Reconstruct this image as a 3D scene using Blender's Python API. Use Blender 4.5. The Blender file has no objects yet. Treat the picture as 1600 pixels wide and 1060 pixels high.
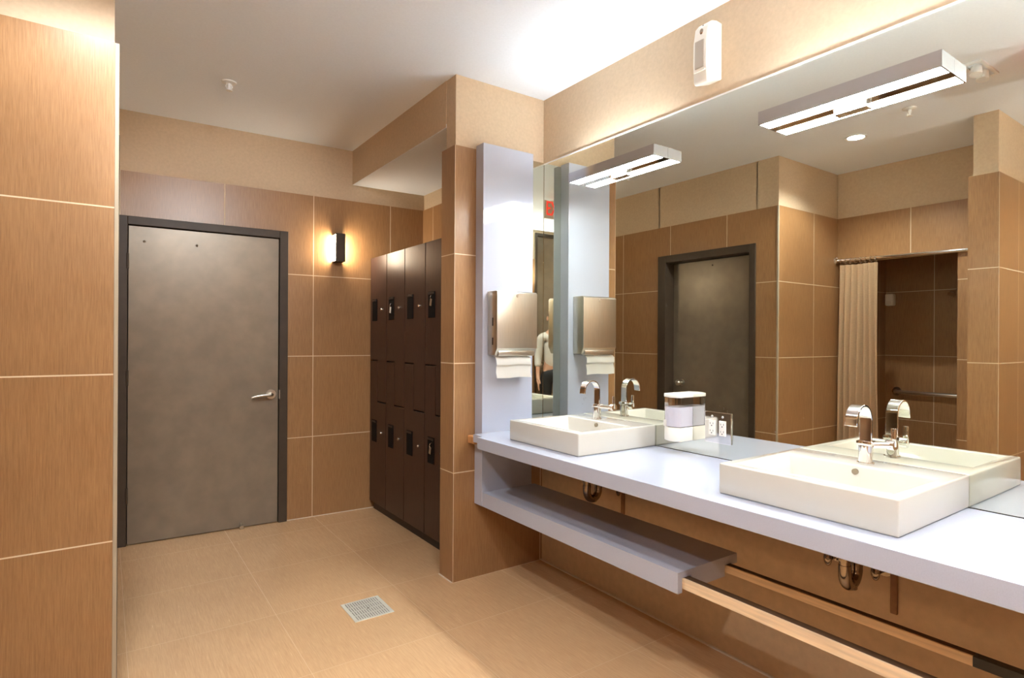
import bpy, bmesh, math, random
from mathutils import Vector, Matrix
random.seed(4)
R = math.radians
scn = bpy.context.scene
COL = scn.collection

# ------------------------------------------------------------------ materials
MATS = {}
def new_mat(name):
    m = bpy.data.materials.new(name); m.use_nodes = True
    MATS[name] = m
    return m, m.node_tree.nodes, m.node_tree.links, m.node_tree.nodes['Principled BSDF']

def plain(name, col, rough=0.5, metal=0.0, noise=0.0, nscale=20.0, bump=0.0, spec=0.5, coat=0.0, stretch=(1, 1, 1)):
    m, N, L, P = new_mat(name)
    P.inputs['Base Color'].default_value = (*col, 1)
    P.inputs['Roughness'].default_value = rough
    P.inputs['Metallic'].default_value = metal
    P.inputs['Specular IOR Level'].default_value = spec
    P.inputs['Coat Weight'].default_value = coat
    if noise > 0 or bump > 0:
        g = N.new('ShaderNodeNewGeometry'); mp = N.new('ShaderNodeMapping'); mp.inputs['Scale'].default_value = stretch
        L.new(g.outputs['Position'], mp.inputs['Vector'])
        t = N.new('ShaderNodeTexNoise'); t.inputs['Scale'].default_value = nscale; t.inputs['Detail'].default_value = 5
        L.new(mp.outputs['Vector'], t.inputs['Vector'])
        if noise > 0:
            r = N.new('ShaderNodeValToRGB')
            r.color_ramp.elements[0].position = .3; r.color_ramp.elements[1].position = .7
            r.color_ramp.elements[0].color = (*[c * (1 - noise) for c in col], 1)
            r.color_ramp.elements[1].color = (*[min(1, c * (1 + noise)) for c in col], 1)
            L.new(t.outputs['Fac'], r.inputs['Fac']); L.new(r.outputs['Color'], P.inputs['Base Color'])
        if bump > 0:
            b = N.new('ShaderNodeBump'); b.inputs['Strength'].default_value = bump; b.inputs['Distance'].default_value = .002
            L.new(t.outputs['Fac'], b.inputs['Height']); L.new(b.outputs['Normal'], P.inputs['Normal'])
    return m

def emit(name, col, strength):
    m, N, L, P = new_mat(name)
    P.inputs['Base Color'].default_value = (.8, .8, .8, 1)
    P.inputs['Emission Color'].default_value = (*col, 1)
    P.inputs['Emission Strength'].default_value = strength
    return m

def tile(name, ua, va, uo, vo, size=0.61, c0=(.20, .105, .045), c1=(.40, .235, .115), grout=(.50, .39, .27), gw=.0026,
         rough=.32, grain='v', spec=.5):
    """Large square porcelain tiles with a fine linear grain; ua / va = world axes of the tile plane."""
    m, N, L, P = new_mat(name)
    g = N.new('ShaderNodeNewGeometry'); s = N.new('ShaderNodeSeparateXYZ'); L.new(g.outputs['Position'], s.inputs[0])
    def math_(op, a, b=None, c=None):
        n = N.new('ShaderNodeMath'); n.operation = op
        for i, v in enumerate((a, b, c)):
            if v is None: continue
            if isinstance(v, (int, float)): n.inputs[i].default_value = v
            else: L.new(v, n.inputs[i])
        return n.outputs[0]
    u = math_('DIVIDE', math_('SUBTRACT', s.outputs[ua], uo), size)
    v = math_('DIVIDE', math_('SUBTRACT', s.outputs[va], vo), size)
    def near(t):   # 1 on the joint
        f = math_('FRACT', t)
        d = math_('MINIMUM', f, math_('SUBTRACT', 1.0, f))
        return math_('LESS_THAN', d, gw / size)
    joint = math_('MAXIMUM', near(u), near(v))
    # id of the tile gives a small tone shift
    cb = N.new('ShaderNodeCombineXYZ'); L.new(math_('FLOOR', u), cb.inputs[0]); L.new(math_('FLOOR', v), cb.inputs[1])
    w = N.new('ShaderNodeTexWhiteNoise'); w.noise_dimensions = '3D'; L.new(cb.outputs[0], w.inputs['Vector'])
    # linear grain
    gs = N.new('ShaderNodeCombineXYZ')
    L.new(math_('MULTIPLY', u, 150.0 if grain == 'v' else 7.0), gs.inputs[0])
    L.new(math_('MULTIPLY', v, 7.0 if grain == 'v' else 150.0), gs.inputs[1])
    L.new(math_('MULTIPLY', w.outputs['Value'], 40.0), gs.inputs[2])
    n1 = N.new('ShaderNodeTexNoise'); n1.inputs['Scale'].default_value = 1.0; n1.inputs['Detail'].default_value = 6; n1.inputs['Roughness'].default_value = .65
    L.new(gs.outputs[0], n1.inputs['Vector'])
    n2 = N.new('ShaderNodeTexNoise'); n2.inputs['Scale'].default_value = 3.2; n2.inputs['Detail'].default_value = 3
    L.new(g.outputs['Position'], n2.inputs['Vector'])
    f = math_('ADD', math_('MULTIPLY', n1.outputs['Fac'], .9), math_('MULTIPLY', n2.outputs['Fac'], .22))
    f = math_('ADD', f, math_('MULTIPLY', w.outputs['Value'], .06))
    r = N.new('ShaderNodeValToRGB'); r.color_ramp.elements[0].position = .34; r.color_ramp.elements[1].position = .80
    r.color_ramp.elements[0].color = (*c0, 1); r.color_ramp.elements[1].color = (*c1, 1)
    L.new(f, r.inputs['Fac'])
    mx = N.new('ShaderNodeMix'); mx.data_type = 'RGBA'
    L.new(joint, mx.inputs['Factor']); L.new(r.outputs['Color'], mx.inputs[6]); mx.inputs[7].default_value = (*grout, 1)
    L.new(mx.outputs[2], P.inputs['Base Color'])
    L.new(math_('ADD', math_('MULTIPLY', joint, .5 if rough > .3 else .12), math_('ADD', rough - .06, math_('MULTIPLY', n1.outputs['Fac'], .12))), P.inputs['Roughness'])
    P.inputs['Specular IOR Level'].default_value = spec
    b = N.new('ShaderNodeBump'); b.inputs['Strength'].default_value = .35; b.inputs['Distance'].default_value = .002
    h = math_('SUBTRACT', math_('MULTIPLY', n1.outputs['Fac'], .25), joint)
    L.new(h, b.inputs['Height']); L.new(b.outputs['Normal'], P.inputs['Normal'])
    return m

TK = dict(c0=(.245, .122, .049), c1=(.39, .216, .094), grout=(.72, .58, .40))
T_BACK = tile('tile_back', 0, 2, .68, 0, **TK)
T_COLF = tile('tile_column_front', 0, 2, 1.584, 0, **TK)
T_SIDE = tile('tile_side', 1, 2, 3.05, 0, **TK)
T_STUB = tile('tile_stub', 0, 2, -.502, 0, **TK)
T_SHOW = tile('tile_shower', 1, 2, 2.006, 0, **TK)
T_SHOWB = tile('tile_shower_back', 1, 2, 2.17, 0, **TK)
T_PIL = tile('tile_pillar', 1, 2, 1.2526, 0, **TK)
T_PILS = tile('tile_pillar_side', 0, 2, -.595, 0, **TK)
T_FLOOR = tile('tile_floor', 0, 1, .08, 2.995, c0=(.51, .315, .16), c1=(.67, .435, .235), grout=(.60, .385, .205), gw=.0012, rough=.25, grain='v')
PAINT = plain('tan_paint', (.575, .445, .305), .7, noise=.05, nscale=60, bump=.08, spec=.25)
CEIL = plain('ceiling_white', (.80, .855, .92), .85, noise=.02, nscale=90, bump=.1, spec=.2)
UNDER = plain('paint_under_counter', (.60, .45, .29), .7, noise=.06, nscale=30, bump=.1, spec=.25)
GROUT = plain('pale_grout', (.70, .60, .46), .8)
TRIMM = plain('cream_trim', (.40, .335, .24), .45)
QUARTZ = plain('white_quartz', (.44, .465, .55), .09, noise=.03, nscale=300, spec=.5)
CERAM = plain('white_ceramic', (.60, .575, .505), .08, spec=.5, coat=.3)
CHROME = plain('chrome', (.86, .84, .82), .06, 1.0)
CHROMED = plain('aged_chrome', (.34, .27, .20), .15, 1.0)
CHROMEF = plain('fixture_chrome', (.58, .57, .57), .13, 1.0)
POCKET = plain('matt_black_pocket', (.006, .005, .005), .7, spec=.15)
SATIN = plain('satin_steel', (.62, .60, .55), .28, 1.0)
STEEL = plain('brushed_steel', (.60, .57, .50), .34, 1.0, noise=.06, nscale=6, stretch=(60, 60, 2), bump=.03)
DOORM = plain('dark_brown_door', (.225, .182, .132), .34, .25, noise=.10, nscale=9, bump=.15, spec=.5)
FRAMEM = plain('dark_brown_frame', (.060, .042, .028), .45, .0, noise=.08, nscale=14, bump=.1, spec=.3)
LOCK = plain('dark_wood_laminate', (.046, .021, .0135), .34, noise=.25, nscale=5, stretch=(30, 30, 3), spec=.5)
LOCKB = plain('locker_carcass', (.02, .011, .008), .5)
BLACK = plain('black_plastic', (.012, .011, .011), .3)
DARK = plain('dark_recess', (.02, .015, .012), .8)
WPLAS = plain('white_plastic', (.83, .79, .70), .35)
WHITE = plain('white_paint_metal', (.80, .80, .78), .4)
PAPER = plain('white_paper', (.86, .83, .76), .9, bump=.1, nscale=120)
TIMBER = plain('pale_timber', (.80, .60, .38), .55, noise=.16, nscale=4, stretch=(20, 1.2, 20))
DARKT = plain('dark_timber', (.10, .052, .024), .6, noise=.2, nscale=8)
TIMBERD = plain('stained_timber', (.52, .25, .09), .55, noise=.16, nscale=4, stretch=(20, 20, 2))
PIPE = plain('brown_strip', (.26, .13, .055), .6, noise=.2, nscale=20)
CURT = plain('beige_curtain', (.74, .54, .33), .85, noise=.08, nscale=25, stretch=(2, 2, 18), bump=.2)
SOAP = plain('white_soap', (.82, .80, .84), .3)
RED = plain('red_letters', (.75, .03, .02), .5)
RED.node_tree.nodes['Principled BSDF'].inputs['Emission Color'].default_value = (1, .05, .03, 1); RED.node_tree.nodes['Principled BSDF'].inputs['Emission Strength'].default_value = .35
SIGNW = plain('sign_face', (.80, .74, .66), .5)
GLOW = emit('lamp_diffuser', (.90, .955, 1.0), 29.0)
GLOWUP = emit('lamp_diffuser_upper', (.88, .945, 1.0), 19.0)
GLOWW = emit('fill_uplight_glow', (.88, .945, 1.0), 160.0)  # glow of the uplights added behind the camera
GLOWS = emit('sconce_diffuser', (1.0, .86, .66), 22.0)
GLOWD = emit('downlight_lamp', (.95, .97, 1.0), 12.0)
GLOWL = emit('small_lamp', (1.0, .95, .88), 6.0)
SKIN = plain('skin', (.55, .30, .20), .5)
CLOTH = plain('dark_cloth', (.02, .02, .022), .9)
SHIRT = plain('pale_cloth', (.6, .57, .53), .9)

def mirror_mat():
    m, N, L, P = new_mat('mirror_glass')
    P.inputs['Base Color'].default_value = (.77, .78, .70, 1); P.inputs['Metallic'].default_value = 1; P.inputs['Roughness'].default_value = .0
    # dried water specks low on the glass
    g = N.new('ShaderNodeNewGeometry'); s = N.new('ShaderNodeSeparateXYZ'); L.new(g.outputs['Position'], s.inputs[0])
    v = N.new('ShaderNodeTexVoronoi'); v.inputs['Scale'].default_value = 85; L.new(g.outputs['Position'], v.inputs['Vector'])
    n = N.new('ShaderNodeTexNoise'); n.inputs['Scale'].default_value = 9; L.new(g.outputs['Position'], n.inputs['Vector'])
    lo = N.new('ShaderNodeMapRange'); lo.inputs[1].default_value = .99; lo.inputs[2].default_value = 1.12; lo.inputs[3].default_value = .23; lo.inputs[4].default_value = 0
    L.new(s.outputs[2], lo.inputs[0])
    a = N.new('ShaderNodeMath'); a.operation = 'MULTIPLY'; L.new(lo.outputs[0], a.inputs[0])
    k = N.new('ShaderNodeMapRange'); k.inputs[1].default_value = .5; k.inputs[2].default_value = .68; L.new(n.outputs['Fac'], k.inputs[0]); L.new(k.outputs[0], a.inputs[1])
    lt = N.new('ShaderNodeMath'); lt.operation = 'LESS_THAN'; L.new(v.outputs['Distance'], lt.inputs[0]); L.new(a.outputs[0], lt.inputs[1])
    q = N.new('ShaderNodeMath'); q.operation = 'MULTIPLY'; q.inputs[1].default_value = .5; gt = N.new('ShaderNodeMath'); gt.operation = 'GREATER_THAN'; gt.inputs[1].default_value = .985; L.new(s.outputs[2], gt.inputs[0]); g2 = N.new('ShaderNodeMath'); g2.operation = 'MULTIPLY'; L.new(gt.outputs[0], g2.inputs[0]); L.new(lt.outputs[0], g2.inputs[1]); lt = g2; L.new(lt.outputs[0], q.inputs[0])
    d = N.new('ShaderNodeBsdfDiffuse'); d.inputs['Color'].default_value = (.8, .76, .68, 1)
    mx = N.new('ShaderNodeMixShader'); out = N['Material Output']
    L.new(q.outputs[0], mx.inputs[0]); L.new(P.outputs[0], mx.inputs[1]); L.new(d.outputs[0], mx.inputs[2]); L.new(mx.outputs[0], out.inputs['Surface'])
    return m
MIRROR = mirror_mat()

def clear_mat():
    m, N, L, P = new_mat('clear_plastic')
    P.inputs['Base Color'].default_value = (.93, .93, .96, 1); P.inputs['Roughness'].default_value = .06
    P.inputs['Transmission Weight'].default_value = 1.0; P.inputs['IOR'].default_value = 1.15
    return m
CLEAR = clear_mat()

# ------------------------------------------------------------------ mesh helpers
class MB:
    def __init__(self, xf=None):
        self.bm = bmesh.new(); self.xf = xf
    def box(self, x0, x1, y0, y1, z0, z1, rot=None):
        vs = [self.bm.verts.new((x, y, z)) for x in (x0, x1) for y in (y0, y1) for z in (z0, z1)]
        for f in ((0, 1, 3, 2), (4, 6, 7, 5), (0, 4, 5, 1), (2, 3, 7, 6), (0, 2, 6, 4), (1, 5, 7, 3)):
            self.bm.faces.new([vs[i] for i in f])
        if rot:
            c, ax, ang = rot
            bmesh.ops.rotate(self.bm, verts=vs, cent=c, matrix=Matrix.Rotation(ang, 3, ax))
        return self
    def prism(self, poly, axis, a, b):
        """poly = list of 2-D points in the two remaining axes (in xyz order), extruded along axis from a to b."""
        def p(q, t):
            if axis == 0: return (t, q[0], q[1])
            if axis == 1: return (q[0], t, q[1])
            return (q[0], q[1], t)
        lo = [self.bm.verts.new(p(q, a)) for q in poly]; hi = [self.bm.verts.new(p(q, b)) for q in poly]
        n = len(poly)
        self.bm.faces.new(lo[::-1]); self.bm.faces.new(hi)
        for i in range(n): self.bm.faces.new([lo[i], lo[(i + 1) % n], hi[(i + 1) % n], hi[i]])
        return self
    def tube(self, pts, r, seg=16, cap=True):
        pts = [Vector(p) for p in pts]; rs = r if isinstance(r, (list, tuple)) else [r] * len(pts)
        rings = []; ref = None
        for i, p in enumerate(pts):
            d = (pts[min(i + 1, len(pts) - 1)] - pts[max(i - 1, 0)]).normalized()
            if ref is None:
                ref = d.orthogonal().normalized()
            ref = (ref - d * ref.dot(d)).normalized(); o = d.cross(ref)
            rings.append([self.bm.verts.new(p + (ref * math.cos(2 * math.pi * k / seg) + o * math.sin(2 * math.pi * k / seg)) * rs[i]) for k in range(seg)])
        for i in range(len(rings) - 1):
            for k in range(seg):
                self.bm.faces.new([rings[i][k], rings[i][(k + 1) % seg], rings[i + 1][(k + 1) % seg], rings[i + 1][k]])
        if cap:
            self.bm.faces.new(rings[0][::-1]); self.bm.faces.new(rings[-1])
        return self
    def ribbon(self, path, hw, th, yc):
        """flat strap in the xz plane, half-width hw along y, thickness th"""
        P = [Vector((p[0], 0, p[1])) for p in path]; rows = []
        for i, p in enumerate(P):
            d = (P[min(i + 1, len(P) - 1)] - P[max(i - 1, 0)]).normalized(); n = Vector((d.z, 0, -d.x)) * th / 2
            rows.append([self.bm.verts.new((p.x + sx * n.x, yc + sy * hw, p.z + sx * n.z)) for sx, sy in ((-1, -1), (-1, 1), (1, 1), (1, -1))])
        for i in range(len(rows) - 1):
            for k in range(4):
                self.bm.faces.new([rows[i][k], rows[i][(k + 1) % 4], rows[i + 1][(k + 1) % 4], rows[i + 1][k]])
        self.bm.faces.new(rows[0][::-1]); self.bm.faces.new(rows[-1])
        return self
    def ball(self, c, r, sc=(1, 1, 1), seg=20):
        g = bmesh.ops.create_uvsphere(self.bm, u_segments=seg, v_segments=seg // 2, radius=r)
        for v in g['verts']: v.co = Vector((v.co.x * sc[0] + c[0], v.co.y * sc[1] + c[1], v.co.z * sc[2] + c[2]))
        return self
    def bevel(self, w, seg=2, ang=30):
        bmesh.ops.recalc_face_normals(self.bm, faces=self.bm.faces[:])
        ed = [e for e in self.bm.edges if len(e.link_faces) == 2 and e.calc_face_angle(0) > R(ang)]
        bmesh.ops.bevel(self.bm, geom=ed, offset=w, segments=seg, affect='EDGES', profile=.5, clamp_overlap=True)
        return self
    def build(self, name, mat, parent=None, smooth=False):
        if self.xf:
            for v in self.bm.verts: v.co = self.xf(v.co)
        if parent is not None:
            q = parent; off = Vector((0, 0, 0))
            while q is not None: off += q.location; q = q.parent
            for v in self.bm.verts: v.co -= off
        bmesh.ops.recalc_face_normals(self.bm, faces=self.bm.faces[:])
        me = bpy.data.meshes.new(name); self.bm.to_mesh(me); self.bm.free()
        me.materials.append(mat)
        if smooth:
            me.shade_smooth(); me.set_sharp_from_angle(angle=R(38))
        o = bpy.data.objects.new(name, me); COL.objects.link(o)
        if parent is not None: o.parent = parent
        return o

def tag(o, label, cat, group=None, kind=None):
    o['label'] = label; o['category'] = cat
    if group: o['group'] = group
    if kind: o['kind'] = kind
    return o
def thing(name, loc, label, cat, group=None, kind=None):
    o = bpy.data.objects.new(name, None); COL.objects.link(o); o.location = loc; o.empty_display_size = .05
    return tag(o, label, cat, group, kind)
def struct(o, label, cat):
    return tag(o, label, cat, kind='structure')
def copy_tree(o, parent=None):
    c = o.copy(); COL.objects.link(c)
    if parent is not None: c.parent = parent
    for ch in list(o.children): copy_tree(ch, c)
    return c
def arc(c, r, a0, a1, n):
    return [(c[0] + r * math.cos(R(a0 + (a1 - a0) * i / n)), c[1] + r * math.sin(R(a0 + (a1 - a0) * i / n))) for i in range(n + 1)]

# ------------------------------------------------------------------ the place
ZC, ZT, ZS = 2.831, 2.435, 2.564          # ceiling, top of tiles, alcove soffit
XM, XW = 2.205, 2.211                     # mirror face, wall behind it
YC = 2.830                                # column face
# the back wall runs very slightly askew
BA = math.atan(-.035)
def BWX(co):                              # (x, distance in front of the back wall, z) -> world
    x, d, z = co
    y = 4.530 - .035 * x
    return Vector((x + d * math.sin(BA), y - d * math.cos(BA), z))
def BB(): return MB(BWX)

fl = MB().box(-1.95, 2.4, -.75, 4.75, -.08, 0).build('floor', T_FLOOR); struct(fl, 'tan square floor tiles across the whole washroom', 'floor')
ce = MB().box(-1.95, 2.4, -.75, 4.75, ZC, ZC + .08).build('ceiling', CEIL); struct(ce, 'white flat ceiling over the whole washroom', 'ceiling')

def wall(name, label, paint, tiles, trim=()):
    b = MB()
    for q in paint: b.box(*q)
    o = b.build(name, PAINT)
    struct(o, label, 'wall')
    for nm, mat, q in tiles:
        (q.build(nm, mat, o) if isinstance(q, MB) else MB().box(*q).build(nm, mat, o))
    return o

# back wall
o = BB().box(-.1, 2.30, -.10, -.008, ZT - .01, ZC).build('wall_back', PAINT); struct(o, 'tan back wall with brown tiles around the grey door', 'wall')
t = BB(); t.box(-.05, .066, -.09, 0, 0, ZT).box(1.104, 2.2, -.09, 0, 0, ZT).box(.066, 1.104, -.09, 0, 2.142, ZT); t.build('tile_cladding', T_BACK, o)
BB().box(1.104, 2.2, 0, .006, 0, .004).build('grout_line', GROUT, o)

# mirror wall on the right
o = wall('wall_right', 'tan painted wall behind the long mirror', [(XW, 2.33, -.7, 3.0, .0, ZC)], [])
MB().box(XW - .004, XW, -.6, YC, 0, .78).build('lower_wall', UNDER, o)
MB().box(XW - .016, XW - .004, -.6, YC, 0, .006).build('grout_line', GROUT, o)

# column between vanity and lockers, bulkhead and alcove
o = wall('wall_column', 'brown tiled column between the vanity and the lockers',
         [(1.592, XW, YC + .008, 2.945, 0, ZC)],
         [('tile_cladding', T_COLF, (1.584, XW, YC, 2.95, 0, ZT)), ('tile_return', T_SIDE, (1.5838, 1.60, YC + .001, 2.984, 0, ZT))])
MB().box(1.577, 1.584, 2.835, 2.985, 0, .004).build('grout_line', GROUT, o)
o = MB().box(1.588, 1.72, 2.945, 4.55, ZS + .002, ZC).build('wall_bulkhead', PAINT); struct(o, 'tan bulkhead above the lockers reaching the ceiling', 'wall')
o = MB().box(1.589, 2.30, 2.944, 4.55, ZS, ZS + .02).build('ceiling_alcove', CEIL); struct(o, 'white lower ceiling over the locker alcove', 'ceiling')
o = wall('wall_alcove', 'tan and tiled side wall above the lockers', [(2.200, 2.33, 2.945, 4.6, 0, ZS)], [('tile_cladding', T_SIDE, (2.188, 2.201, 2.945, 4.6, 0, ZT))])

# left wall block (with the side door) and its end facing the camera
XL = .030
o = wall('wall_left', 'brown tiled wall with the side door, its end facing the camera',
         [(-.20, XL - .008, 3.80, 4.60, 0, ZC), (-.20, XL - .008, 2.586, 2.778, 0, ZC), (-.20, XL - .008, 2.77, 3.81, 2.158, ZC), (-1.95, -.20, 2.586, 2.75, 0, ZC)],
         [('tile_cladding', T_SIDE, MB().box(XL - .012, XL, 3.803, 4.56, 0, ZT).box(XL - .012, XL, 2.584, 2.775, 0, ZT).box(XL - .012, XL, 2.775, 3.803, 2.158, ZT)),
          ('tile_end', T_STUB, (-1.86, .0235, 2.578, 2.588, 0, ZT))])
MB().box(.0235, .037, 2.5765, 2.592, 0, ZT - .002).bevel(.002).build('edge_trim', TRIMM, o)

# shower recess behind the curtain
XH = -.90
o = wall('wall_shower', 'tiled wall above and beside the shower opening', [(XH - .12, XH - .008, 1.42, 2.58, 2.05, ZC), (XH - .12, XH - .008, 1.42, 1.688, 0, 2.06)],
         [('tile_cladding', T_SHOW, MB().box(XH - .012, XH, 1.42, 2.577, 2.045, ZT).box(XH - .012, XH, 1.42, 1.69, 0, 2.045).box(XH - .13, XH - .012, 1.688, 1.692, 0, 2.045))])
o = wall('wall_shower_back', 'dark tiled back wall inside the shower', [(-1.98, -1.86, 1.2, 2.76, 0, ZC)], [('tile_cladding', T_SHOWB, (-1.862, -1.85, 1.3, 2.6, 0, ZC))])
o = wall('wall_pillar', 'tiled pillar beside the shower opening, seen in the mirror',
         [(-1.95, -.223, 1.2606, 1.392, 0, ZC)],
         [('tile_cladding', T_PIL, (-.30, -.215, 1.2535, 1.417, 0, ZT)), ('tile_return', T_PILS, (-1.2, -.216, 1.2526, 1.30, 0, ZT))])
o = wall('wall_passage', 'tiled wall of the passage beside the camera', [(-1.32, -1.208, -.7, 1.26, 0, ZC)], [('tile_cladding', T_PIL, (-1.21, -1.2, -.6, 1.253, 0, ZT))])
o = wall('wall_front', 'tiled wall behind the camera with the entrance door', [(-1.3, -.86, -.72, -.608, 0, ZC), (-.32, 2.3, -.72, -.608, 0, ZC), (-.87, -.31, -.72, -.608, 2.79, ZC)],
         [('tile_cladding', T_STUB, MB().box(-1.2, -.86, -.61, -.6, 0, ZT).box(-.32, XW, -.61, -.6, 0, ZT))])

# ------------------------------------------------------------------ doors
def hinge_bm(B, x, z): return B.tube([(x, .016, z - .05), (x, .016, z + .05)], .008, 10)
d1 = thing('door_1', BWX((.57, 0, 0)), 'grey-brown steel door with lever handle in the back wall', 'door', kind='structure')
BB().box(.118, 1.040, -.012, .006, .006, 2.082).bevel(.002).build('leaf', DOORM, d1)
f = BB()
f.box(.066, .114, -.08, .020, 0, 2.142).box(1.045, 1.104, -.08, .020, 0, 2.142).box(.114, 1.045, -.08, .020, 2.088, 2.142)
f.bevel(.003).build('frame', FRAMEM, d1)
BB().box(.112, 1.05, -.08, -.045, 0, 2.10).build('backing', DARK, d1)
for z in (1.85, 1.09, .325): hinge_bm(BB(), .114, z).build('hinge', FRAMEM, d1, True)
h = BB(); h.tube([(.990, .006, .945), (.990, .018, .945)], .034, 28); h.build('rosette', SATIN, d1, True)
h = BB(); h.tube([(.990, .016, .945), (.990, .055, .945), (.978, .064, .945), (.93, .064, .944), (.875, .062, .936), (.852, .058, .928)], [.012, .012, .0125, .0115, .010, .008], 14)
h.build('lever', SATIN, d1, True)
BB().box(1.043, 1.049, .0, .026, .91, .975).build('strike_plate', SATIN, d1)
h = BB(); h.tube([(.795, .0, .03), (.795, .035, .018)], .010, 12); h.tube([(.795, .035, .018), (.795, .045, .014)], .014, 14); h.build('door_stop', SATIN, d1, True)
for x in (.205, .51): h = BB(); h.ball((x, .006, 1.985), .008); h.build('screw_cap', DOORM, d1, True)

d2 = thing('door_2', (XL - .09, 3.29, 0), 'dark brown side door in its deep frame, seen in the mirror', 'door', kind='structure')
MB().box(-.115, -.075, 2.835, 3.705, .006, 2.085).bevel(.002).build('leaf', DOORM, d2)
f = MB()
for y0, y1 in ((2.775, 2.832), (3.708, 3.803)): f.box(-.125, XL + .012, y0, y1, 0, 2.158)
f.box(-.125, XL + .012, 2.832, 3.708, 2.09, 2.158).bevel(.004).build('frame', FRAMEM, d2)
MB().box(-.19, -.14, 2.78, 3.80, 0, 2.15).build('backing', DARK, d2)
h = MB(); h.tube([(-.075, 3.60, .955), (-.067, 3.60, .955)], .030, 24); h.tube([(-.067, 3.60, .955), (-.035, 3.60, .955)], .011, 14); h.ball((-.015, 3.60, .955), .028)
h.build('knob', SATIN, d2, True)
h = MB(); h.ball((-.075, 3.27, 2.035), .007); h.build('screw_cap', FRAMEM, d2, True)

d3 = thing('door_3', (-.59, -.62, 0), 'tall dark entrance door behind the camera, below the exit sign', 'door', kind='structure')
MB().box(-.82, -.36, -.66, -.635, .005, 2.75).bevel(.003).build('leaf', DOORM, d3)
f = MB(); f.box(-.862, -.822, -.70, -.59, 0, 2.792).box(-.358, -.318, -.70, -.59, 0, 2.792).box(-.822, -.358, -.70, -.59, 2.752, 2.792).bevel(.003).build('frame', FRAMEM, d3)
h = MB(); h.tube([(-.42, -.635, 1.0), (-.42, -.59, 1.0)], .012, 12); h.ball((-.42, -.57, 1.0), .028); h.build('knob', SATIN, d3, True)

# ------------------------------------------------------------------ mirrors
mi = MB().box(XM, XW, -.55, YC - .001, .842, 2.429).build('wall_mirror', MIRROR); tag(mi, 'long frameless mirror above the white counter', 'mirror')
MB().box(XM - .002, XW, -.55, YC - .001, 2.429, 2.436).build('top_channel', WHITE, mi)
MB().box(XM - .002, XW, -.55, YC - .003, .8405, .8425).build('bottom_channel', BLACK, mi)
sm = MB().box(2.0685, XM - .002, YC - .006, YC - .0005, .843, 2.440).build('side_mirror', MIRROR); tag(sm, 'narrow mirror strip on the column beside the white panel', 'mirror')

# ------------------------------------------------------------------ vanity
XF = 1.603
ct = MB().box(XF, XM - .001, -.5, 2.612, .778, .840).bevel(.0025).build('countertop', QUARTZ)
tag(ct, 'long white quartz countertop carrying both sinks', 'countertop')
MB().box(1.66, XM - .001, 2.612, 2.744, .790, .832).build('end_fillet', QUARTZ, ct)
MB().box(1.68, XM - .001, -.5, 2.60, .764, .7775).build('added_underside', PIPE, ct)['label'] = 'brown board added under the counter to cut bounce light'  # dark board added to cut light bounced onto the shelf
vs = thing('vanity_surround', (1.89, 2.79, .42), 'white quartz panel and open shelf wrapping under the counter', 'vanity panel')
MB().box(1.720, 2.067, 2.750, YC - .001, .424, 2.452).bevel(.002).build('upright_panel', QUARTZ, vs)
pr = [(1.724, .424), (1.748, .424), (1.748, .478), (1.800, .478), (1.800, .426), (2.006, .426), (2.006, .470), (2.050, .470), (2.050, .463), (2.085, .463), (2.085, .502), (1.724, .502)]
MB().prism(pr, 1, 1.398, 2.749).build('lower_shelf', QUARTZ, vs)
bl = MB().box(1.672, 1.719, 2.752, YC - .001, .772, .815).bevel(.006).build('timber_block', TIMBERD); tag(bl, 'small orange timber block on the column beside the counter end', 'timber block')
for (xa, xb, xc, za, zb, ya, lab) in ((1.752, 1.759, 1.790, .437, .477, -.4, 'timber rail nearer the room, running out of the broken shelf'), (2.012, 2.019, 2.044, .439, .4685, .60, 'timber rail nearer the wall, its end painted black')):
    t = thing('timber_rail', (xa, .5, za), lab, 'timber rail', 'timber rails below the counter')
    MB().box(xb, xc, ya, 1.52, za, zb - .0005).build('dark_body', DARKT, t)['label'] = 'dark back of rail'  # darker tone behind the pale front face
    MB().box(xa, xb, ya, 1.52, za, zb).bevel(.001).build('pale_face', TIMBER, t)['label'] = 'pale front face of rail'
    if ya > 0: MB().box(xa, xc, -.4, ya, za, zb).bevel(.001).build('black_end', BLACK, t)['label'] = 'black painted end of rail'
for i, (y, lab) in enumerate(((2.14, 'brown vertical strip on the wall under the far sink'), (.875, 'brown vertical strip on the wall under the near sink'))):
    o = MB().box(XW - .016, XW - .004, y - .011, y + .011, .43, .776).bevel(.003).build('support_strip', PIPE); tag(o, lab, 'support strip', 'strips under the counter')

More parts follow.
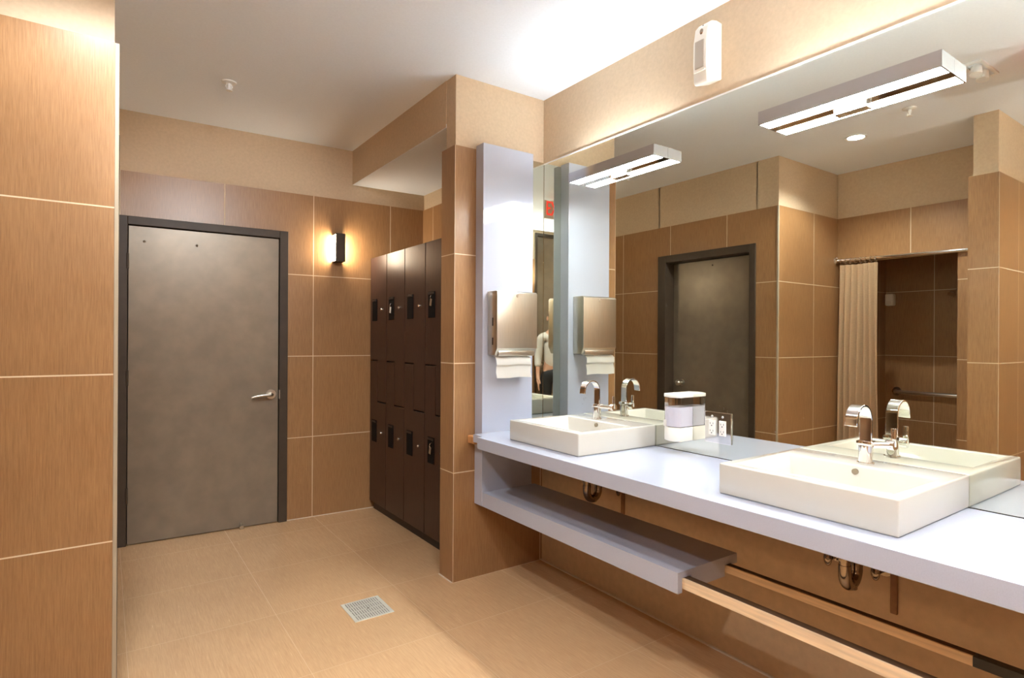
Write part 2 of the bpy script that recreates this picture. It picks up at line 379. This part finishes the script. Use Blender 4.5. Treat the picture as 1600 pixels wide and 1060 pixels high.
def sink(y0, y1, label):
    s = thing('vessel_sink', (1.955, (y0 + y1) / 2, .8405), label, 'sink', 'sinks on the counter')
    x0, x1, zt, zb = 1.703, XM - .0015, .943, .8405
    ix0, ix1, iy0, iy1, zi = 1.738, 2.060, y0 + .038, y1 - .038, .868
    b = MB(); V = b.bm.verts.new
    ring = lambda X0, X1, Y0, Y1, z: [V((X0, Y0, z)), V((X1, Y0, z)), V((X1, Y1, z)), V((X0, Y1, z))]
    ob, ot, it = ring(x0, x1, y0, y1, zb), ring(x0, x1, y0, y1, zt), ring(ix0, ix1, iy0, iy1, zt)
    ib = ring(ix0 + .018, ix1 - .008, iy0 + .018, iy1 - .018, zi)
    for a, c in ((ob, ot), (ot, it), (it, ib)):
        for k in range(4): b.bm.faces.new([a[k], a[(k + 1) % 4], c[(k + 1) % 4], c[k]])
    b.bm.faces.new(ob[::-1]); b.bm.faces.new(ib)
    b.bevel(.006, 3, 20).build('basin', CERAM, s, True)
    yc = (y0 + y1) / 2
    h = MB(); h.tube([(2.050, yc - .004, .921), (2.058, yc - .004, .921)], .010, 20); h.build('overflow_hole', CHROMED, s, True)
    h = MB(); h.tube([(1.93, yc, .866), (1.93, yc, .871)], .024, 24); h.ball((1.93, yc, .871), .016, (1, 1, .35)); h.build('drain', CHROME, s, True)
    return s
sink(1.926, 2.456, 'far white rectangular sink nearest the towel dispenser')
sink(.667, 1.212, 'near white rectangular sink on the right of the counter')

def faucet(yc, hy, hx, label):
    s = thing('faucet', (2.105, yc, .943), label, 'faucet', 'faucets on the sinks')
    h = MB(); h.tube([(2.105, yc, .9435), (2.105, yc, .949), (2.105, yc, .949), (2.105, yc, 1.006)], [.026, .026, .0215, .0215], 28); h.build('body', CHROME, s, True)
    h = MB(); h.box(2.084, 2.126, yc - .024, yc + .022, 1.006, 1.022).bevel(.003).build('collar', CHROME, s, True)
    path = [(2.106, 1.02), (2.106, 1.05), (2.106, 1.092)] + arc((2.056, 1.093), .050, 0, 180, 22)[1:] + [(2.003, 1.078)]
    MB().ribbon(path, .0195, .0075, yc).bevel(.0014, 1, 50).build('spout', CHROME, s, True)
    h = MB(); h.tube([(2.11, yc - .018, 1.009), (hx, hy + .008, 1.009)], .0115, 18); h.tube([(hx + .002, hy + .016, 1.009), (hx, hy - .006, 1.009)], .017, 20)
    h.build('valve_arm', CHROME, s, True)
    h = MB(); h.box(hx - .004, hx + .004, hy - .008, hy + .008, 1.004, 1.066).bevel(.0015).build('handle', CHROME, s, True)
    return s
faucet(2.236, 2.145, 2.136, 'chrome gooseneck faucet on the far sink')
faucet(.926, .862, 2.158, 'chrome gooseneck faucet on the near sink')

def trap(yc, label):
    s = thing('drain_trap', (1.985, yc, .55), label, 'drain trap', 'drain traps under the counter')
    h = MB(); h.tube([(1.985, yc, .7635), (1.985, yc, .60)], .0175, 18); h.build('tailpiece', CHROMED, s, True)
    h = MB(); h.tube([(1.985, yc, .662), (1.985, yc, .640)], .025, 18); h.build('slip_nut', CHROMED, s, True)
    U = [(2.024 - .039 * math.cos(R(a)), yc, .596 - .044 * math.sin(R(a))) for a in range(0, 181, 12)]
    h = MB(); h.tube([(1.985, yc, .625)] + U + [(2.063, yc, .625), (2.066, yc, .640), (2.080, yc, .652), (2.12, yc, .655), (2.19, yc, .655)], .0195, 18); h.build('bend', CHROMED, s, True)
    h = MB(); h.tube([(2.024, yc, .556), (2.024, yc, .540)], .021, 18); h.build('cleanout_cap', CHROMED, s, True)
    h = MB(); h.tube([(2.196, yc, .655), (2.2065, yc, .655)], .036, 24); h.build('escutcheon', CHROMED, s, True)
    return s
trap(2.178, 'chrome drain trap under the far sink')
trap(.935, 'chrome drain trap under the near sink')
def valve(y, z, label):
    s = thing('shutoff_valve', (2.2065, y, z), label, 'valve', 'shutoff valves under the counter')
    h = MB(); h.tube([(2.2065, y, z), (2.15, y, z)], .010, 14); h.tube([(2.2065, y, z), (2.200, y, z)], .027, 20); h.build('stub', CHROMED, s, True)
    h = MB(); h.ball((2.132, y, z), .021, (.45, .7, 1.25)); h.build('oval_handle', CHROMED, s, True)
    h = MB(); h.tube([(2.165, y, z), (2.165, y, .776)], .006, 10); h.build('riser', CHROMED, s, True)
valve(2.105, .59, 'chrome shutoff valve just past the far drain trap')
valve(1.063, .575, 'oval chrome shutoff valve on the far side of the near drain trap')
valve(.905, .575, 'oval chrome shutoff valve beside the brown strip under the near sink')

# ------------------------------------------------------------------ soap dispenser, outlet
sd = thing('soap_dispenser', (2.16, 1.753, .896), 'clear soap dispenser with white lid stuck on the mirror', 'soap dispenser')
def dpoly(g=0.0, bow=.018, y0=1.706, y1=1.800, xb=XM - .0005, xf=2.118):
    pts = [(xb, y0 + g), (xb, y1 - g)]
    for i in range(9):
        t = i / 8; pts.append((xf + g - bow * math.sin(math.pi * t), y1 - g - (y1 - y0 - 2 * g) * t))
    return pts
MB().prism(dpoly(-.002), 2, 1.096, 1.112).bevel(.003).build('lid', WPLAS, sd, True)
MB().prism(dpoly(.001), 2, .962, 1.0955).build('container', CLEAR, sd)
MB().prism(dpoly(.004), 2, .964, 1.052).build('liquid_soap', SOAP, sd)
b = MB(); b.prism(dpoly(.0), 2, .898, .961).bevel(.003); b.build('base', WPLAS, sd, True)
MB().box(2.112, 2.135, 1.770, 1.801, .961, .990).bevel(.002).build('catch', WPLAS, sd)
ou = thing('electrical_outlet', (XM - .002, 1.572, .973), 'double outlet with a chrome cover plate on the mirror', 'outlet')
MB().box(XM - .007, XM - .0005, 1.505, 1.638, .906, 1.041).bevel(.002).build('cover_plate', CHROME, ou)
for yc in (1.600, 1.547):
    r = MB().box(XM - .0105, XM - .006, yc - .0165, yc + .0165, .940, 1.006).bevel(.0015).build('receptacle', WPLAS, ou)
    for zc in (.957, .989):
        sl = MB(); sl.box(XM - .0112, XM - .0103, yc - .008, yc - .006, zc - .002, zc + .006).box(XM - .0112, XM - .0103, yc + .006, yc + .008, zc - .002, zc + .005).tube([(XM - .0103, yc, zc - .008), (XM - .0112, yc, zc - .008)], .0028, 10)
        sl.build('slot', BLACK, r)
    h = MB(); h.ball((XM - .007, yc, 1.022), .0055, (.5, 1, 1)); h.build('screw', SATIN, ou, True)

# ------------------------------------------------------------------ paper towel dispenser on the panel
pt = thing('towel_dispenser', (1.89, 2.70, 1.285), 'steel paper towel dispenser on the white panel', 'towel dispenser')
YF, YB = 2.652, 2.7495
pp = [(YB, 1.268), (YB, 1.624), (YF + .012, 1.624), (YF, 1.616), (YF, 1.305), (YF + .012, 1.288), (YF + .022, 1.268)]
MB().prism(pp, 0, 1.752, 2.028).bevel(.003, 2, 25).build('housing', STEEL, pt, True)
h = MB(); h.box(1.766, 2.012, YF + .004, YF + .03, 1.262, 1.292).bevel(.004).build('outlet_lip', SATIN, pt, True)
h = MB(); h.tube([(1.890, YF + .001, 1.600), (1.890, YF - .004, 1.600)], .010, 16); h.box(1.8885, 1.8915, YF - .005, YF - .003, 1.594, 1.606); h.build('lock', SATIN, pt, True)
for z0, z1 in ((1.43, 1.475), (1.325, 1.365)): MB().box(1.7505, 1.7525, 2.69, 2.70, z0, z1).build('sight_slot', BLACK, pt)
pa = MB()
prof = [(2.700, 1.262), (2.676, 1.258), (2.664, 1.245), (2.661, 1.215), (2.668, 1.205), (2.664, 1.172), (2.660, 1.142)]
rows = []
for (y, z) in prof:
    w = .002 * math.sin(z * 90)
    rows.append([pa.bm.verts.new((1.757 + .018 * (i == 0) * 0 + (1.992 - 1.757) * i / 8 + w, y + .002 * math.sin(i * 1.3), z - .002 * math.sin(i * .9))) for i in range(9)])
for a, c in zip(rows, rows[1:]):
    for i in range(8): pa.bm.faces.new([a[i], a[i + 1], c[i + 1], c[i]])
bmesh.ops.solidify(pa.bm, geom=pa.bm.faces[:], thickness=.0016)
o = pa.build('paper_towel', PAPER, None, True); tag(o, 'white paper towel hanging from the steel dispenser', 'paper towel')

# ------------------------------------------------------------------ air freshener
af = thing('air_freshener', (2.16, 1.602, 2.48), 'white automatic air freshener on the wall above the mirror', 'air freshener')
sil = [(XW - .0005, 2.500), (2.118, 2.470), (2.108, 2.478), (2.101, 2.56), (2.103, 2.65), (2.115, 2.715), (2.140, 2.742), (2.175, 2.750), (XW - .0005, 2.748)]
MB().prism(sil, 1, 1.568, 1.640).bevel(.007, 3, 20).build('casing', WPLAS, af, True)
h = MB(); h.ball((2.113, 1.602, 2.695), .013, (.6, .7, 1.1)); h.build('spray_hole', CHROMED, af, True)
h = MB(); h.ball((2.129, 1.606, 2.728), .004); h.build('indicator', BLACK, af, True)
h = MB(); h.box(2.0985, 2.104, 1.580, 1.628, 2.535, 2.655).bevel(.003).build('front_window', plain('grey_window', (.50, .44, .36), .3), af)
h = MB(); h.box(2.097, 2.106, 1.576, 1.632, 2.520, 2.526).bevel(.001).build('ridge', WPLAS, af)

# ------------------------------------------------------------------ vanity lights on the mirror
def vlight(y0, y1, z0, label):
    L = thing('vanity_light', (2.155, (y0 + y1) / 2, z0), label, 'wall light', 'bar lights on the mirror')
    z1 = z0 + .052; xa, xb = 2.105, XM - .0005; yc = (y0 + y1) / 2
    b = MB(); b.box(xa, xa + .006, y0, y1, z0, z1)
    b.box(xa + .006, xb, y0, y0 + .005, z0, z1); b.box(xa + .006, xb, y1 - .005, y1, z0, z1)
    b.build('chrome_housing', CHROMEF, L)
    MB().box(XM - .050, xb, y0 + .005, y1 - .005, z0 + .024, z1 + .004).box(XM - .026, xb, y0 + .005, y1 - .005, z0 + .001, z0 + .024).build('back_rail', CHROME, L)
    MB().box(xa + .0065, XM - .0265, y0 + .0055, y1 - .0055, z0 + .002, z0 + .018).build('lower_diffuser', GLOW, L)['label'] = 'glowing lower diffuser'
    MB().box(xa + .0065, XM - .0505, y0 + .0055, y1 - .0055, z1 - .026, z1 - .012).build('upper_diffuser', GLOWUP, L)['label'] = 'glowing upper diffuser'
    MB().box(XM - .022, xb, yc - .056, yc + .056, z0 - .024, z0 + .003).bevel(.002).build('mounting_plate', CHROME, L)
    return L
vlight(1.862, 2.474, 2.228, 'lit chrome bar light on the mirror above the far sink')
vlight(.713, 1.328, 2.206, 'lit chrome bar light on the mirror above the near sink')
vlight(-.44, .175, 2.206, 'chrome bar light added for fill on the mirror beside the camera, out of view')  # extra bar added out of view to raise the fill light

# ------------------------------------------------------------------ sconce on the back wall
sc = thing('wall_sconce', BWX((1.465, 0, 1.94)), 'small lit dark metal sconce on the back wall', 'wall light')
BB().box(1.432, 1.504, .084, .096, 1.942, 2.156).bevel(.002).build('front_plate', FRAMEM, sc)
BB().box(1.4365, 1.4995, .0, .0838, 1.950, 2.148).build('diffuser', GLOWS, sc)['label'] = 'glowing side diffuser'
for z in (1.942, 2.149): BB().box(1.432, 1.504, .0, .0838, z, z + .007).build('end_cap', FRAMEM, sc)

# ------------------------------------------------------------------ ceiling fittings
def sprinkler(x, y, label):
    s = thing('fire_sprinkler', (x, y, ZC), label, 'sprinkler', 'ceiling sprinklers')
    h = MB(); h.tube([(x, y, ZC - .0005), (x, y, ZC - .006), (x, y, ZC - .012)], [.040, .038, .018], 28); h.build('escutcheon', WHITE, s, True)
    h = MB(); h.tube([(x, y, ZC - .012), (x, y, ZC - .045)], [.012, .007], 14)
    for sx in (-1, 1): h.tube([(x + sx * .010, y, ZC - .012), (x + sx * .017, y, ZC - .028), (x + sx * .004, y, ZC - .048)], .003, 8)
    h.build('frame_arms', WHITE, s, True)
    h = MB(); h.tube([(x, y, ZC - .048), (x, y, ZC - .051)], .018, 18); h.build('deflector', WHITE, s, True)
sprinkler(.576, 3.688, 'white fire sprinkler on the ceiling in front of the grey door')
sprinkler(.253, 1.581, 'white fire sprinkler on the ceiling, seen only in the mirror')
def downlight(x, y, label, strength_mat):
    s = thing('downlight', (x, y, ZC), label, 'ceiling light', 'round ceiling downlights')
    b = MB(); n = 36
    pr = [(.072, -.0005), (.074, -.006), (.060, -.006), (.052, -.001)]
    rg = [[b.bm.verts.new((x + r * math.cos(2 * math.pi * k / n), y + r * math.sin(2 * math.pi * k / n), ZC + z)) for k in range(n)] for r, z in pr]
    for a, c in zip(rg, rg[1:] + rg[:1]):
        for k in range(n): b.bm.faces.new([a[k], a[(k + 1) % n], c[(k + 1) % n], c[k]])
    b.build('trim_ring', WHITE, s, True)
    h = MB(); h.tube([(x, y, ZC - .0008), (x, y, ZC - .004)], .051, 32); h.build('lamp', strength_mat, s)['label'] = 'glowing lamp'
    return s
def beam(s, x, y, watts):
    ld = bpy.data.lights.new('downlight_beam', 'SPOT'); ld.energy = watts; ld.spot_size = R(138); ld.spot_blend = .5; ld.shadow_soft_size = .045
    ld.color = (.93, .965, 1.0)
    lo = bpy.data.objects.new('beam', ld); COL.objects.link(lo); lo.parent = s; lo.location = (0, 0, -.012)
beam(downlight(-.03, 2.03, 'round lit ceiling downlight in front of the shower', GLOWD), -.03, 2.03, 32)
beam(downlight(.45, .10, 'round unseen ceiling downlight added for fill above the camera', GLOWD), .45, .10, 40)  # extra downlight added above the camera to fill the room
beam(downlight(-.70, .30, 'round lit ceiling downlight in the passage beside the camera', GLOWD), -.70, .30, 30)
sq = thing('square_downlight', (.55, 1.131, ZC), 'square white recessed ceiling light with two tilting lamps', 'ceiling light')
b = MB(); b.box(.42, .68, 1.085, 1.10, ZC - .010, ZC - .0005).box(.42, .68, 1.165, 1.18, ZC - .010, ZC - .0005).box(.42, .435, 1.10, 1.165, ZC - .010, ZC - .0005).box(.665, .68, 1.10, 1.165, ZC - .010, ZC - .0005)
b.build('trim_frame', WHITE, sq)
for x in (.50, .60):
    h = MB(); h.tube([(x, 1.133, ZC - .001), (x + .012, 1.133, ZC - .05)], [.024, .030], 20); h.build('lamp_head', WHITE, sq, True)

ld = bpy.data.lights.new('back_fill_beam', 'SPOT'); ld.energy = 48; ld.spot_size = R(56); ld.spot_blend = .6; ld.shadow_soft_size = .05; ld.color = (.95, .975, 1.0)  # beam added to brighten the back wall and door
lo = bpy.data.objects.new('beam', ld); COL.objects.link(lo); lo.parent = sq; lo.location = (.0, .01, -.07)
lo.rotation_euler = (Vector((.82, 4.5, 1.35)) - Vector((.55, 1.14, ZC - .07))).to_track_quat('-Z', 'Y').to_euler()
# uplights added on the wall behind the camera to brighten the ceiling
for x, lab in ((-.05, 'unseen uplight added for fill beside the entrance door'), (1.35, 'unseen uplight added for fill nearer the mirror, behind the camera')):
    u = thing('fill_uplight', (x, -.56, 2.0), lab, 'wall light', 'added fill lights behind the camera')
    MB().box(x - .12, x + .12, -.5995, -.50, 1.98, 2.08).bevel(.003).build('housing', FRAMEM, u)
    MB().box(x - .11, x + .11, -.59, -.51, 2.0805, 2.084).build('lamp', GLOWW, u)['label'] = 'glowing lamp'
# exit sign hung from the ceiling
ex = thing('exit_sign', (.45, .88, ZC), 'pale exit sign with red letters hung from the ceiling', 'exit sign')
MB().box(.17, .665, .85, .865, 2.622, 2.812).bevel(.003).build('panel', SIGNW, ex)
MB().box(.35, .55, .83, .885, 2.812, ZC - .0005).bevel(.003).build('canopy', WHITE, ex)
fc = bpy.data.curves.new('lettering', 'FONT'); fc.body = 'EXIT'; fc.size = .215; fc.extrude = .002; fc.align_x = 'CENTER'; fc.align_y = 'CENTER'
ft = bpy.data.objects.new('lettering_source', fc); COL.objects.link(ft)
me = bpy.data.meshes.new_from_object(ft.evaluated_get(bpy.context.evaluated_depsgraph_get()))
bpy.data.objects.remove(ft); bpy.data.curves.remove(fc)
me.materials.clear(); me.materials.append(RED)
me.transform(Matrix.Translation((.062, .867 - .88, 2.722 - ZC)) @ Matrix.Diagonal((.62, 1, 1, 1)) @ Matrix.Rotation(R(180), 4, 'Z') @ Matrix.Rotation(R(90), 4, 'X'))
fo = bpy.data.objects.new('lettering', me); COL.objects.link(fo); fo.parent = ex

# ------------------------------------------------------------------ lockers
LX, LW, LT, LB = 1.730, .3235, 1.992, .070
def locker(y1, label):
    y0 = y1 - LW; ym = y1 - .152; zu, zl = 1.184, .866; g = .004
    s = thing('locker', (1.95, (y0 + y1) / 2, LB), label, 'locker', 'lockers in the alcove')
    b = MB(); b.box(LX + .021, 2.186, y0 + .001, y1 - .001, LB, LT - .004); b.build('carcass', LOCKB, s)
    up = [(y1 - g, LT), (y0 + g, LT), (y0 + g, zl + .005), (ym - g, zl + .005), (ym - g, zu + .005), (y1 - g, zu + .005)]
    lo = [(y1 - g, LB), (y0 + g, LB), (y0 + g, zl - .005), (ym + g, zl - .005), (ym + g, zu - .005), (y1 - g, zu - .005)]
    for poly, zc in ((up, 1.578), (lo, .634)):
        d = MB().prism(poly, 0, LX, LX + .02).bevel(.0015, 1).build('door', LOCK, s)
        ya, yb = y1 - .142, y1 - .050
        h = MB(); h.box(LX - .004, LX - .0002, ya, yb, zc - .085, zc + .085).bevel(.0015)
        h.build('recessed_pull', POCKET, d)
        h = MB(); h.box(LX - .008, LX - .004, ya + .004, yb - .004, zc + .066, zc + .080).bevel(.001).build('pull_lip', BLACK, d)
        h = MB(); h.tube([(LX - .0002, y0 + .085, zc), (LX - .008, y0 + .085, zc)], .010, 16); h.tube([(LX - .008, y0 + .085, zc), (LX - .012, y0 + .085, zc)], .006, 12); h.build('cam_lock', CHROME, d, True)
    return s
places = ['beside the back wall', 'second from the back wall', 'third from the back wall', 'nearest the tiled column']
first = locker(4.452, '')
for i in range(4):
    s = first if i == 0 else copy_tree(first)
    s.location.y = 4.452 - LW * (i + .5)
    s['label'] = 'dark wood two-door locker ' + places[i]
b = MB().box(1.762, 2.18, 3.168, 4.446, 0, .069).build('locker_plinth', LOCKB); tag(b, 'dark recessed plinth under the row of lockers', 'plinth')
def key(y, z, label, tagm):
    s = thing('key', (LX - .012, y, z), label, 'key', 'keys in the lockers')
    h = MB(); h.tube([(LX - .0085, y, z + .038), (LX - .016, y, z + .036), (LX - .020, y, z + .022), (LX - .016, y, z + .012)], .0025, 8); h.build('ring', CHROME, s, True)
    MB().box(LX - .018, LX - .014, y - .012, y + .012, z - .032, z + .014, ((LX - .016, y, z), 'X', .2)).bevel(.002).build('tag', tagm, s)
yk = lambda i: 4.452 - LW * i - .10
key(yk(1) - .010, 1.575, 'white key tag hanging on the second upper locker door', WPLAS)
key(yk(3) - .012, 1.600, 'silver key tag hanging on the upper locker door nearest the column', SATIN)
key(yk(3) - .012, .645, 'silver key tag hanging on the lower locker door nearest the column', SATIN)

# ------------------------------------------------------------------ floor drain
fd = thing('floor_drain', (1.08, 2.80, 0), 'square steel grate drain set in the tan floor', 'floor drain')
x0, x1, y0, y1 = .982, 1.180, 2.697, 2.912
b = MB(); b.box(x0, x1, y0, y0 + .010, .0002, .0035).box(x0, x1, y1 - .010, y1, .0002, .0035).box(x0, x0 + .010, y0 + .010, y1 - .010, .0002, .0035).box(x1 - .010, x1, y0 + .010, y1 - .010, .0002, .0035)
PALEST = plain('pale_steel', (.74, .74, .64), .45, .35)
b.build('frame', PALEST, fd)
b = MB(); n = 15
for i in range(n):
    xx = x0 + .014 + (x1 - x0 - .028) * i / (n - 1); b.box(xx - .0042, xx + .0042, y0 + .010, y1 - .010, .0006, .003)
for yy in (y0 + .06, (y0 + y1) / 2, y1 - .06): b.box(x0 + .010, x1 - .010, yy - .003, yy + .003, .0005, .0028)
b.build('grate', PALEST, fd)
MB().box(x0 + .010, x1 - .010, y0 + .010, y1 - .010, .0001, .0004).build('sump', DARK, fd)
h = MB(); h.ball((1.085, 2.80, .003), .006, (1, 1, .5)); h.build('screw', CHROME, fd, True)

# ------------------------------------------------------------------ shower fittings (seen in the mirror)
ZR = 2.062
rd = thing('shower_curtain_rod', (XH + .03, 2.1, ZR), 'chrome rod across the shower opening', 'curtain rod')
MB().tube([(XH + .03, 1.415, ZR - .02), (XH + .03, 2.5775, ZR)], .0135, 18).build('bar', CHROME, rd, True)
MB().tube([(XH + .03, 2.5775, ZR), (XH + .03, 2.566, ZR), (XH + .03, 2.555, ZR)], [.034, .032, .018], 24).build('flange', CHROME, rd, True)
cu = thing('shower_curtain', (XH + .03, 2.39, .12), 'beige fabric curtain bunched at one side of the shower', 'curtain')
b = MB(); nu, nv = 90, 40; G = []
for j in range(nv + 1):
    t = j / nv; z = ZR - .045 - t * (ZR - .045 - .10); row = []
    y0c = 2.236 - .03 * t; y1c = 2.535 + .025 * min(1, t * 2)
    for i in range(nu + 1):
        u = i / nu
        amp = .014 + .020 * t
        x = XH + .03 + amp * math.sin(u * 2 * math.pi * 6.5 + .6 * math.sin(t * 3)) + .012 * math.sin(u * 9 + t * 4)
        row.append(b.bm.verts.new((x, y0c + (y1c - y0c) * u + .006 * math.sin(u * 40 + t * 2), z)))
    G.append(row)
for j in range(nv):
    for i in range(nu): b.bm.faces.new([G[j][i], G[j][i + 1], G[j + 1][i + 1], G[j + 1][i]])
bmesh.ops.solidify(b.bm, geom=b.bm.faces[:], thickness=.002)
b.build('cloth', CURT, cu, True)
for i in range(8):
    y = 2.25 + .28 * i / 7
    ring = [(XH + .03 + .020 * math.cos(a), y, ZR - .012 + .026 * math.sin(a)) for a in [2 * math.pi * k / 16 for k in range(17)]]
    MB().tube(ring, .0022, 6, cap=False).build('ring', CHROME, cu, True)
gb = thing('grab_bar', (-1.80, 2.15, .87), 'steel grab bar on the dark shower wall', 'grab bar')
MB().tube([(-1.8495, 2.475, .875), (-1.82, 2.475, .875), (-1.805, 2.468, .875), (-1.80, 2.45, .875), (-1.80, 1.83, .870), (-1.805, 1.812, .87), (-1.82, 1.805, .87), (-1.8495, 1.805, .87)], .017, 16).build('bar', SATIN, gb, True)
for y, z in ((2.475, .875), (1.805, .87)): MB().tube([(-1.8495, y, z), (-1.842, y, z), (-1.838, y, z)], [.042, .040, .02], 24).build('flange', CHROMED, gb, True)
sh = thing('shower_soap_holder', (-1.83, 2.527, 1.76), 'small white soap dispenser on the shower wall', 'soap dispenser')
MB().box(-1.8495, -1.785, 2.487, 2.560, 1.700, 1.815).bevel(.012, 3).build('casing', WPLAS, sh, True)
MB().box(-1.786, -1.780, 2.505, 2.542, 1.715, 1.745).bevel(.002).build('push_button', SIGNW, sh)
hd = thing('shower_rose', (-1.845, 1.98, 1.80), 'chrome shower head on the dark shower wall', 'shower')
MB().tube([(-1.8495, 1.96, 1.825), (-1.80, 1.97, 1.825), (-1.75, 1.985, 1.80)], .009, 12).build('arm', CHROME, hd, True)
MB().tube([(-1.755, 1.983, 1.803), (-1.73, 1.99, 1.785), (-1.715, 1.995, 1.772)], [.012, .028, .030], 18).build('spray_face', CHROME, hd, True)

# ------------------------------------------------------------------ the photographer, glimpsed in the corner of the two mirrors
px, py, turn = -.43, -.33, R(-35)          # facing +y turned towards the mirror
def pw(p):                                  # figure space (x right, y forward, z up) -> world
    c, sn = math.cos(turn), math.sin(turn)
    return Vector((px + p[0] * c - p[1] * sn, py + p[0] * sn + p[1] * c, p[2]))
def skinned(name, verts, edges, mat, parent, sub=2, root=0):
    me = bpy.data.meshes.new(name); me.from_pydata([pw(v[:3]) for v in verts], edges, [])
    o = bpy.data.objects.new(name, me); COL.objects.link(o)
    m = o.modifiers.new('skin', 'SKIN'); m.use_smooth_shade = True
    sk = me.skin_vertices[0].data
    for k, v in enumerate(verts):
        r = v[3]; sk[k].radius = r if isinstance(r, tuple) else (r, r)
        sk[k].use_root = (k == root)
    if sub: b = o.modifiers.new('sub', 'SUBSURF'); b.levels = sub; b.render_levels = sub
    dg = bpy.context.evaluated_depsgraph_get()
    nm = bpy.data.meshes.new_from_object(o.evaluated_get(dg)); nm.name = name
    bpy.data.objects.remove(o); bpy.data.meshes.remove(me)
    if parent is not None:
        for v in nm.vertices: v.co -= parent.location
    nm.materials.clear(); nm.materials.append(mat)
    for p in nm.polygons: p.use_smooth = True
    r = bpy.data.objects.new(name, nm); COL.objects.link(r)
    if parent is not None: r.parent = parent
    return r
ps = thing('person', (px, py, 0), 'person in pale top and dark trousers standing behind the camera', 'person')
V = [(0, 0, .95, .10), (0, 0, 1.12, .105), (0, -.01, 1.30, .115), (0, -.01, 1.42, .075), (0, 0, 1.50, .050), (0, .012, 1.56, .058), (0, .015, 1.63, .078), (0, .005, 1.70, .074), (0, 0, 1.745, .035)]
Ed = [(k, k + 1) for k in range(8)]
def chain(start, pts):
    k = start
    for p in pts: V.append(p); Ed.append((k, len(V) - 1)); k = len(V) - 1
    return k
for sx in (-1, 1):
    chain(0, [(sx * .095, 0, .86, .080), (sx * .10, .01, .50, .055), (sx * .10, -.01, .30, .052), (sx * .10, -.02, .085, .036), (sx * .105, .09, .035, .034), (sx * .11, .16, .028, .026)])
    wr = chain(3, [(sx * .165, -.01, 1.385, .052), (sx * .20, -.02, 1.12, .040), (sx * .205, .05, .90, .027), (sx * .205, .075, .845, .026)])
    chain(wr, [(sx * .205, .095, .79, .024)])
    pk = len(V) - 1
    for j, (dy, ln) in enumerate(((-.030, .070), (-.010, .082), (.010, .086), (.028, .078))):
        chain(pk, [(sx * (.203 - .004), .098 + dy, .772, .0095), (sx * .198, .108 + dy, .772 - ln * .5, .0085), (sx * .188, .108 + dy, .772 - ln, .0075)])
    chain(wr, [(sx * .185, .118, .815, .011), (sx * .178, .132, .775, .009)])
skinned('body', V, Ed, SKIN, ps)
V = [(0, 0, .95, .125), (0, 0, .99, .122)]; Ed = [(0, 1)]
for sx in (-1, 1): chain(0, [(sx * .095, 0, .86, .098), (sx * .10, .01, .50, .073), (sx * .10, -.01, .30, .066), (sx * .10, -.02, .10, .056)])
skinned('trousers', V, Ed, CLOTH, ps)
V = [(0, 0, .95, .128), (0, 0, 1.12, .125), (0, -.01, 1.30, .135), (0, -.01, 1.42, .090), (0, -.005, 1.455, .062)]; Ed = [(0, 1), (1, 2), (2, 3), (3, 4)]
for sx in (-1, 1): chain(3, [(sx * .165, -.01, 1.385, .068), (sx * .20, -.02, 1.13, .056), (sx * .205, .03, .98, .044)])
skinned('shirt', V, Ed, SHIRT, ps)
V = [(0, -.03, 1.60, .075), (0, -.02, 1.68, .088), (0, -.004, 1.735, .072), (0, .03, 1.755, .045)]; Ed = [(0, 1), (1, 2), (2, 3)]
skinned('hair', V, Ed, BLACK, ps)
for sx in (-1, 1):
    c = pw((sx * .032, .083, 1.645)); b = MB(); b.ball(c, .011); b.build('eye', CLOTH, ps, True)
    c = pw((sx * .079, .0, 1.63)); b = MB(); b.ball(c, .022, (.5, .8, 1.4)); b.build('ear', SKIN, ps, True)
    V = [(sx * .105, -.045, .04, .036), (sx * .105, .05, .042, .042), (sx * .11, .15, .032, .032), (sx * .112, .20, .028, .02)]
    skinned('shoe', V, [(0, 1), (1, 2), (2, 3)], BLACK, ps)
V = [(0, .085, 1.655, .008), (0, .108, 1.612, .014)]; skinned('nose', V, [(0, 1)], SKIN, ps)
V = [(-.022, .085, 1.585, .006), (0, .093, 1.587, .008), (.022, .085, 1.585, .006)]; skinned('mouth', V, [(0, 1), (1, 2)], RED, ps)

# ------------------------------------------------------------------ camera
f_px, yaw, roll = 909.1, R(34.924), R(-.3225)
lat = Vector((math.cos(yaw), -math.sin(yaw), 0)); dep = Vector((math.sin(yaw), math.cos(yaw), 0)); up = Vector((0, 0, 1))
cx = lat * math.cos(roll) - up * math.sin(roll); cyv = lat * math.sin(roll) + up * math.cos(roll)
cam = bpy.data.cameras.new('camera'); cam.sensor_width = 36; cam.lens = f_px * 36 / 1600; cam.clip_start = .02
co = bpy.data.objects.new('camera', cam); COL.objects.link(co)
M = Matrix.Identity(4)
for i in range(3): M[i][0] = cx[i]; M[i][1] = cyv[i]; M[i][2] = -dep[i]
M.translation = (0, 0, 1.3576); co.matrix_world = M
scn.camera = co

# ------------------------------------------------------------------ world and view
w = bpy.data.worlds.new('world'); scn.world = w; w.use_nodes = True
w.node_tree.nodes['Background'].inputs[0].default_value = (0, 0, 0, 1); w.node_tree.nodes['Background'].inputs[1].default_value = 0
vw = scn.view_settings; vw.view_transform = 'Standard'; vw.look = 'None'; vw.gamma = 1; vw.use_curve_mapping = False; vw.exposure = 1.93
scn.cycles.max_bounces = 18; scn.cycles.diffuse_bounces = 10; scn.cycles.glossy_bounces = 8
